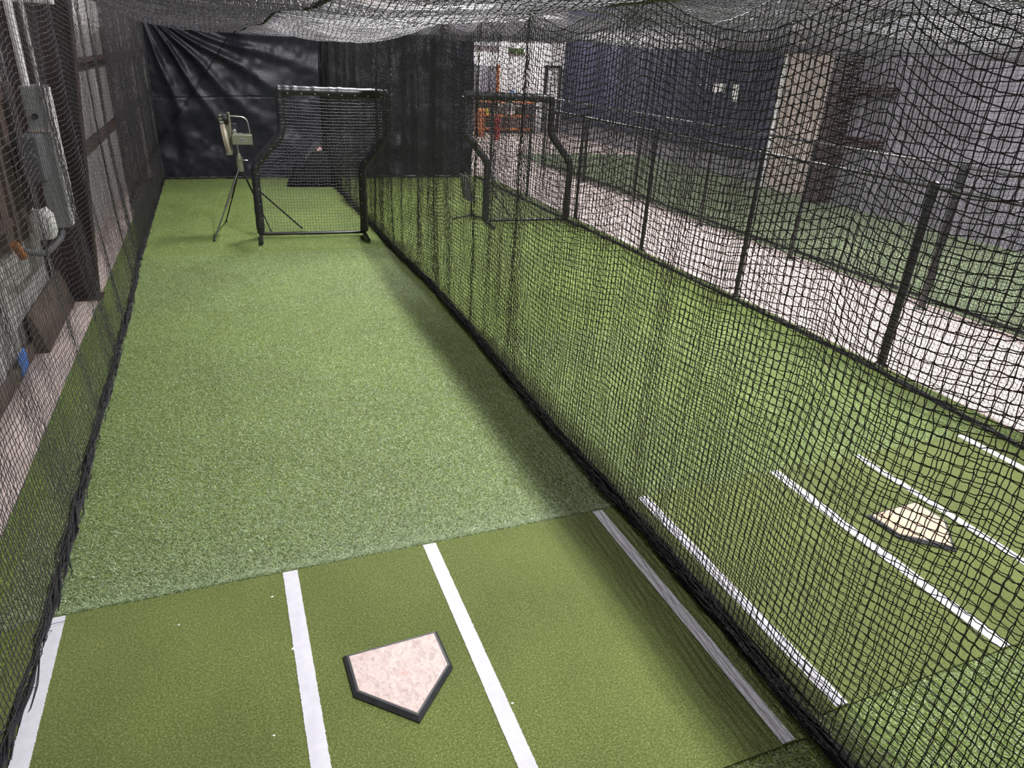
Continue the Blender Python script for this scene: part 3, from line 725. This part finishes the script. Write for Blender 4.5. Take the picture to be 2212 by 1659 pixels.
# ------------------------------------------------------------------ left wall things
# tapered red-iron column
t = thing('steel_column', (-1.68, 8.87, 0), 'maroon tapered steel column standing against the left wall', 'column')
def xi(z): return -1.47+.26*z/3.0+1.68
V = []
MB().prism([(-.20, .02), (xi(0), .02), (xi(6.3), 6.3), (-.20, 6.3)], 'y', -.006, .006).build('web', M['red_iron'], t)
MB().prism([(xi(0)-.006, .02), (xi(0)+.006, .02), (xi(6.3)+.006, 6.3), (xi(6.3)-.006, 6.3)], 'y', -.10, .10).build('inner_flange', M['red_iron'], t)
MB().box((-.21, -.10, .02), (-.196, .10, 6.3)).build('outer_flange', M['red_iron'], t)
MB().box((-.21, -.13, 0), (.26, .13, .02)).build('foot_plate', M['red_iron'], t)
def girt(y0, y1, z, label):
    m = MB().prism([(XL+.03, z-.09), (XL+.05, z-.09), (XL+.05, z+.08), (XL+.19, z+.08), (XL+.19, z+.05), (XL+.205, z+.05), (XL+.205, z+.095), (XL+.03, z+.095)], 'y', y0, y1)
    o = m.build('wall_girt', M['girt']); tag(o, label, 'girt', 'rust brown girts on the left wall'); return o
girt(9.0, YB-.1, 2.31, 'upper rust brown wall girt right of the maroon column'); girt(9.0, YB-.1, 1.18, 'lower rust brown wall girt right of the maroon column')
girt(-3.9, 7.9, 2.31, 'upper rust brown wall girt left of the electrical cabinet'); girt(-3.9, 7.1, 1.18, 'lower rust brown wall girt left of the electrical cabinet')
o = MB().box((XL+.04, YF+.1, 0), (XL+.10, 8.76, .10)).build('baseboard_left', M['brown']); tag(o, kind='structure')
o = MB().prism([(XL+.11, 0.002), (XL+.21, 0.002), (XL+.125, .38), (XL+.10, .38)], 'y', 7.2, 8.72).build('plywood_board', M['brown']); tag(o, 'brown plywood board leaning at the foot of the left wall beside the column', 'board')
o = MB().box((XL+.10, 6.62, .02), (XL+.112, 6.85, .20)).build('tape_strip', M['blue']); tag(o, 'small blue tape strip near the floor on the left wall', 'tape')
# brown mounting board behind the cabinets
o = MB().box((XL+.035, 7.2, .95), (XL+.10, 8.6, 2.28)); o.box((XL+.10, 7.45, .95), (XL+.13, 7.53, 2.28)); o.box((XL+.10, 7.75, .95), (XL+.13, 7.83, 2.28))
o = o.build('mounting_board', M['brown']); tag(o, 'brown wooden mounting board behind the electrical cabinet', 'board')
t = thing('electrical_cabinet', (-1.65, 8.15, 1.6), 'tall grey electrical cabinet with black knob on the left wall', 'cabinet')
MB().box((.02, -.10, -.62), (.20, .24, .68), bev=.012).build('cabinet_body', M['box_grey'], t)
MB().box((.20, -.08, -.60), (.215, .22, .66), bev=.004).build('cabinet_door', M['box_white'], t)
MB().lathe([(.024, -.13), (.026, -.10)], (.10, 0, .42), axis='y', n=18).build('knob', M['black'], t)
MB().box((.02, -.115, .28), (.19, -.10, .30)).build('shelf_lip', M['beige'], t)
t = thing('meter_box', (-1.62, 7.78, 1.68), 'dark grey meter box mounted in front of the tall cabinet', 'box')
MB().box((-.05, -.10, -.20), (.11, .22, .20), bev=.02).build('box_body', M['box_dark'], t)
MB().lathe([(.055, -.12), (.06, -.10)], (.03, 0, 0), axis='y', n=24).build('cover_disc', M['box_dark'], t, smooth=True)
o = loft([ring(0, 0, 0, .08, .09, 22, 3, .03), ring(0, 0, .06, .105, .10, 22, 3, .03), ring(0, 0, .20, .10, .10, 22, 3, .03), ring(0, 0, .26, .07, .07, 22, 3, .03)]).build('junction_cover', M['box_white'], None, True)
o.location = (-1.62, 7.75, .96); tag(o, 'rounded white plastic cover under the grey cabinets', 'cover')
t = thing('conduit', (-1.55, 8.15, .9), 'thick grey flexible conduit curving below the cabinet', 'conduit')
MB().tube(bent([(.02, .15, .20), (.01, -.12, .0), (-.03, -.75, -.02), (-.10, -1.22, .14)], .35, 12), .028, 14).build('flexible_pipe', M['box_dark'], t, smooth=True)
MB().tube([(-.10, -1.20, .08), (-.13, -1.28, .22)], .034, 14).build('copper_fitting', M['rust'], t, smooth=True)
t = thing('conduit', (-1.62, 8.2, 2.28), 'pale vertical conduit rising from the top of the cabinet', 'conduit')
MB().tube([(.02, 0, 0), (.02, 0, 4.0)], .035, 14).build('pipe', M['box_white'], t, smooth=True)
MB().tube([(.12, 0, 0), (.12, 0, 4.0)], .018, 14).build('pipe', M['box_white'], t, smooth=True)
o = MB().box((-1.80, 8.45, 2.97), (-1.30, 8.62, 3.3), bev=.01).build('wall_duct', M['box_white']); tag(o, 'pale boxed duct end crossing the top of the maroon column', 'duct')

# ------------------------------------------------------------------ right wall things
t = thing('steel_column', (XR-.3, 13.15, 0), 'dark brown steel column on the far right grey metal wall', 'column')
MB().box((-.30, -.16, 0), (.27, -.14, 6.2)).build('web', M['red_iron'], t); MB().box((-.31, -.30, 0), (-.29, .12, 6.2)).build('inner_flange', M['red_iron'], t)
for z, nm in ((2.5, 'upper'), (1.45, 'lower')):
    o = MB().box((XR-.22, 11.9, z-.09), (XR-.03, 12.97, z+.09), bev=.01).build('wall_girt', M['red_iron']); tag(o, nm+' short dark girt beside the far right column', 'girt', 'short dark girts on the right wall')
o = MB().box((XR-.16, 13.5, 0), (XR-.04, 15.2, 6.2)).build('lit_wall_section', M['beige']); tag(o, 'lit wall section, its light painted in beige, between navy curtain and dark column', 'panel')  # beige puts the light on this stretch of wall into its colour
o = MB().box((XR-.22, 15.2, 0), (XR-.04, 15.32, 6.2)).build('panel_trim', M['box_white']); tag(o, 'white vertical trim at the edge of the navy curtain', 'trim')
t = thing('notice_board', (XR-.25, 17.0, 2.2), 'small white notices pinned on the navy curtain', 'notice')
MB().box((-.01, -.18, -.2), (0, .05, .22)).build('notice', M['paper'], t); MB().box((-.01, .42, .0), (0, .95, .22)).build('notice', M['paper'], t)

# ------------------------------------------------------------------ far back wall things
t = thing('storage_shelf', (10.9, 28.0, 0), 'metal storage shelf with orange boards at the far white wall', 'shelf')
for x in (-1.1, 0, 1.1):
    for y in (-.3, .3): MB().box((x-.025, y-.025, 0), (x+.025, y+.025, 1.35)).build('upright', M['pipe'], t)
for z in (.15, .65, 1.15): MB().box((-1.12, -.32, z), (1.12, .32, z+.05)).build('shelf_board', M['orange'], t)
k = 0
for x, z, s, m, nm, lab in ((9.95, .70, .30, 'yellow', 'storage_bin', 'bright yellow bin on the far storage shelf'), (10.4, .70, .26, 'box_grey', 'storage_bin', 'grey bin beside the yellow one on the far shelf'),
                            (11.0, .70, .34, 'box_white', 'storage_box', 'white box on the middle board of the far shelf'), (11.5, .70, .30, 'grass_tuft', 'storage_box', 'green box on the middle board of the far shelf'),
                            (10.1, 1.20, .24, 'box_dark', 'storage_box', 'dark box on the top board of the far shelf'), (11.1, 1.20, .22, 'box_white', 'storage_box', 'pale box on top of the far shelf')):
    mb = MB().box((x-s/2, 27.85, z), (x+s/2, 28.15, z+s*.8), bev=.02)
    mb.box((x-s/2-.012, 27.84, z+s*.7), (x+s/2+.012, 28.16, z+s*.8), bev=.004)
    o = mb.build(nm, M[m]); tag(o, lab, 'box')
t = thing('door_frame', (10.35, 28.42, 0), 'rust red door frame with dark door on the far wall', 'door')
MB().box((.20, -.06, 0), (.30, .06, 2.5)).build('jamb', M['orange'], t); MB().box((-.75, -.06, 0), (-.65, .06, 2.5)).build('jamb', M['box_dark'], t)
MB().box((-.65, -.02, 0), (.20, .02, 2.45)).build('door_leaf', M['metal_wall'], t); MB().box((-.16, -.05, 0), (-.06, -.02, 2.45)).build('dark_strip', M['box_dark'], t)
t = thing('door_frame', (13.0, 28.42, 0), 'thin black door frame near the far right corner', 'door')
MB().box((-.36, -.05, 0), (-.26, .05, 2.55)).build('jamb', M['black'], t); MB().box((.30, -.05, 0), (.38, .05, 2.55)).build('jamb', M['black'], t); MB().box((-.36, -.05, 2.5), (.38, .05, 2.58)).build('lintel', M['black'], t)
o = MB().lathe([(.17, 0), (.20, .04), (.21, .5), (.19, .96), (.15, 1.0)], (9.25, 26.5, 0), n=24).build('barrel', M['orange'], None, True); tag(o, 'orange barrel at the end of the walkway', 'barrel')
o = MB().box((9.45, 25.3, 0), (9.62, 25.5, .75), bev=.02); o.lathe([(.05, .75), (.04, .85), (.02, .87)], (9.53, 25.4, 0), n=12); o = o.build('fire_extinguisher', M['redp']); tag(o, 'red upright cylinder cabinet in front of the orange barrel', 'extinguisher')
o = MB().box((9.4, 28.2, 3.15), (10.6, 28.45, 3.8)); o.box((9.5, 28.19, 3.25), (10.5, 28.2, 3.6)); o = o.build('wall_heater', M['box_grey']); tag(o, 'grey boxed heater high on the far white wall', 'heater')
o = MB().box((11.0, 28.36, 2.93), (11.66, 28.42, 3.13), bev=.02); o = o.build('wall_sign', M['grass_tuft']); tag(o, 'small dark green sign high on the far white wall', 'sign')
o = MB().box((11.2, 28.40, 1.42), (11.36, 28.44, 1.58)).build('sticker', M['blue']); tag(o, 'small blue sticker on the far white wall', 'sticker')

# ------------------------------------------------------------------ scraps on the near mat
for i, (x, y, s, lab) in enumerate([(.00, 3.165, .007, 'tiny white scrap on the mat just left of the top of the second line'), (.067, 2.755, .008, 'white paper scrap touching the second line, level with the plate'),
                                 (.98, 2.10, .007, 'white scrap on the mat right of the third line near the bottom'), (-.06, 2.28, .006, 'white crumb on the mat left of the second line near the bottom'),
                                 (-.46, 3.10, .005, 'white crumb on the mat by the left white line near the turf edge')]):
    m = loft([ring(0, 0, 0, s, s*.8, 7, i, .3), ring(0, 0, .004, s*.8, s*.7, 7, i, .3)]).build('paper_scrap', M['paper']); m.location = (x, y, .0222)
    tag(m, lab, 'scrap', 'white scraps on the mat')

# ------------------------------------------------------------------ lamps (fixtures with emitting diffusers)
lm, lnt, lb = new_mat('lamp_diffuser')
lb.inputs['Emission Color'].default_value = (1, .97, .92, 1); lb.inputs['Emission Strength'].default_value = 6
def lamp(x, y, z, power, label, sx=.12, sy=1.2, col=(1, .975, .985)):
    t = thing('ceiling_lamp', (x, y, z), label, 'lamp')
    MB().box((-sx/2-.03, -sy/2-.03, .03), (sx/2+.03, sy/2+.03, .10), bev=.01).build('housing', M['box_white'], t)
    MB().box((-sx/2, -sy/2, .015), (sx/2, sy/2, .03)).build('diffuser', lm, t)
    for yy in (-sy/2.5, sy/2.5): MB().tube([(0, yy, .1), (0, yy, ZC-z-.06)], .004, 5).build('hanging_wire', M['galv'], t)
    ld = bpy.data.lights.new('lamp_light', 'AREA'); ld.shape = 'RECTANGLE'; ld.size = sx; ld.size_y = sy; ld.energy = power; ld.color = col
    lo = bpy.data.objects.new('lamp_light', ld); COL.objects.link(lo); lo.parent = t; lo.location = (0, 0, 0)
    return t
P0 = 430
lamp(2.35, 12.9, 5.3, P0*1.1, 'strip lamp above the dividing net near the far end')
lamp(2.35, 7.4, 5.3, P0*1.1, 'strip lamp above the dividing net in the middle')
lamp(2.35, 1.6, 5.3, P0*1.0, 'strip lamp above the dividing net near the batting mats')
lamp(7.4, 4.0, 5.5, P0, 'unseen strip lamp added above the walkway near end')  # unseen walkway row, added to light the walkway and the lanes beside it
lamp(7.4, 10.5, 5.5, P0, 'unseen strip lamp added above the walkway middle')
lamp(7.8, 18.0, 5.5, P0, 'unseen strip lamp added above the walkway far end')
lamp(11.0, 7.0, 5.5, P0*1.1, 'unseen strip lamp added to brighten the faded turf lane')  # no visible fixture; added to lift the far right turf and metal wall
lamp(10.0, 25.0, 5.5, P0*1.6, 'strip lamp before the far white wall')

w = bpy.data.worlds.new('world'); SC.world = w; w.use_nodes = True
w.node_tree.nodes['Background'].inputs[0].default_value = (.9, .93, 1, 1); w.node_tree.nodes['Background'].inputs[1].default_value = .02

# ------------------------------------------------------------------ camera
F_PX, H_CAM, YAW, PITCH, ROLL = 1508.61, 2.72977, .399207, .434740, .0575694
f = Vector((math.sin(YAW)*math.cos(PITCH), math.cos(YAW)*math.cos(PITCH), -math.sin(PITCH)))
r = Vector((math.cos(YAW), -math.sin(YAW), 0)); u = r.cross(f)
r2 = r*math.cos(ROLL)+u*math.sin(ROLL); u2 = -r*math.sin(ROLL)+u*math.cos(ROLL)
cd = bpy.data.cameras.new('camera'); cam = bpy.data.objects.new('camera', cd); COL.objects.link(cam)
cd.sensor_fit = 'HORIZONTAL'; cd.sensor_width = 36; cd.lens = F_PX/2212*36; cd.clip_start = .02; cd.clip_end = 100
mw = Matrix((r2, u2, -f)).transposed().to_4x4(); mw.translation = Vector((0, 0, H_CAM)); cam.matrix_world = mw
SC.camera = cam
SC.view_settings.view_transform = 'Standard'; SC.view_settings.look = 'None'; SC.view_settings.gamma = 1
SC.view_settings.use_curve_mapping = False; SC.view_settings.exposure = 0.45
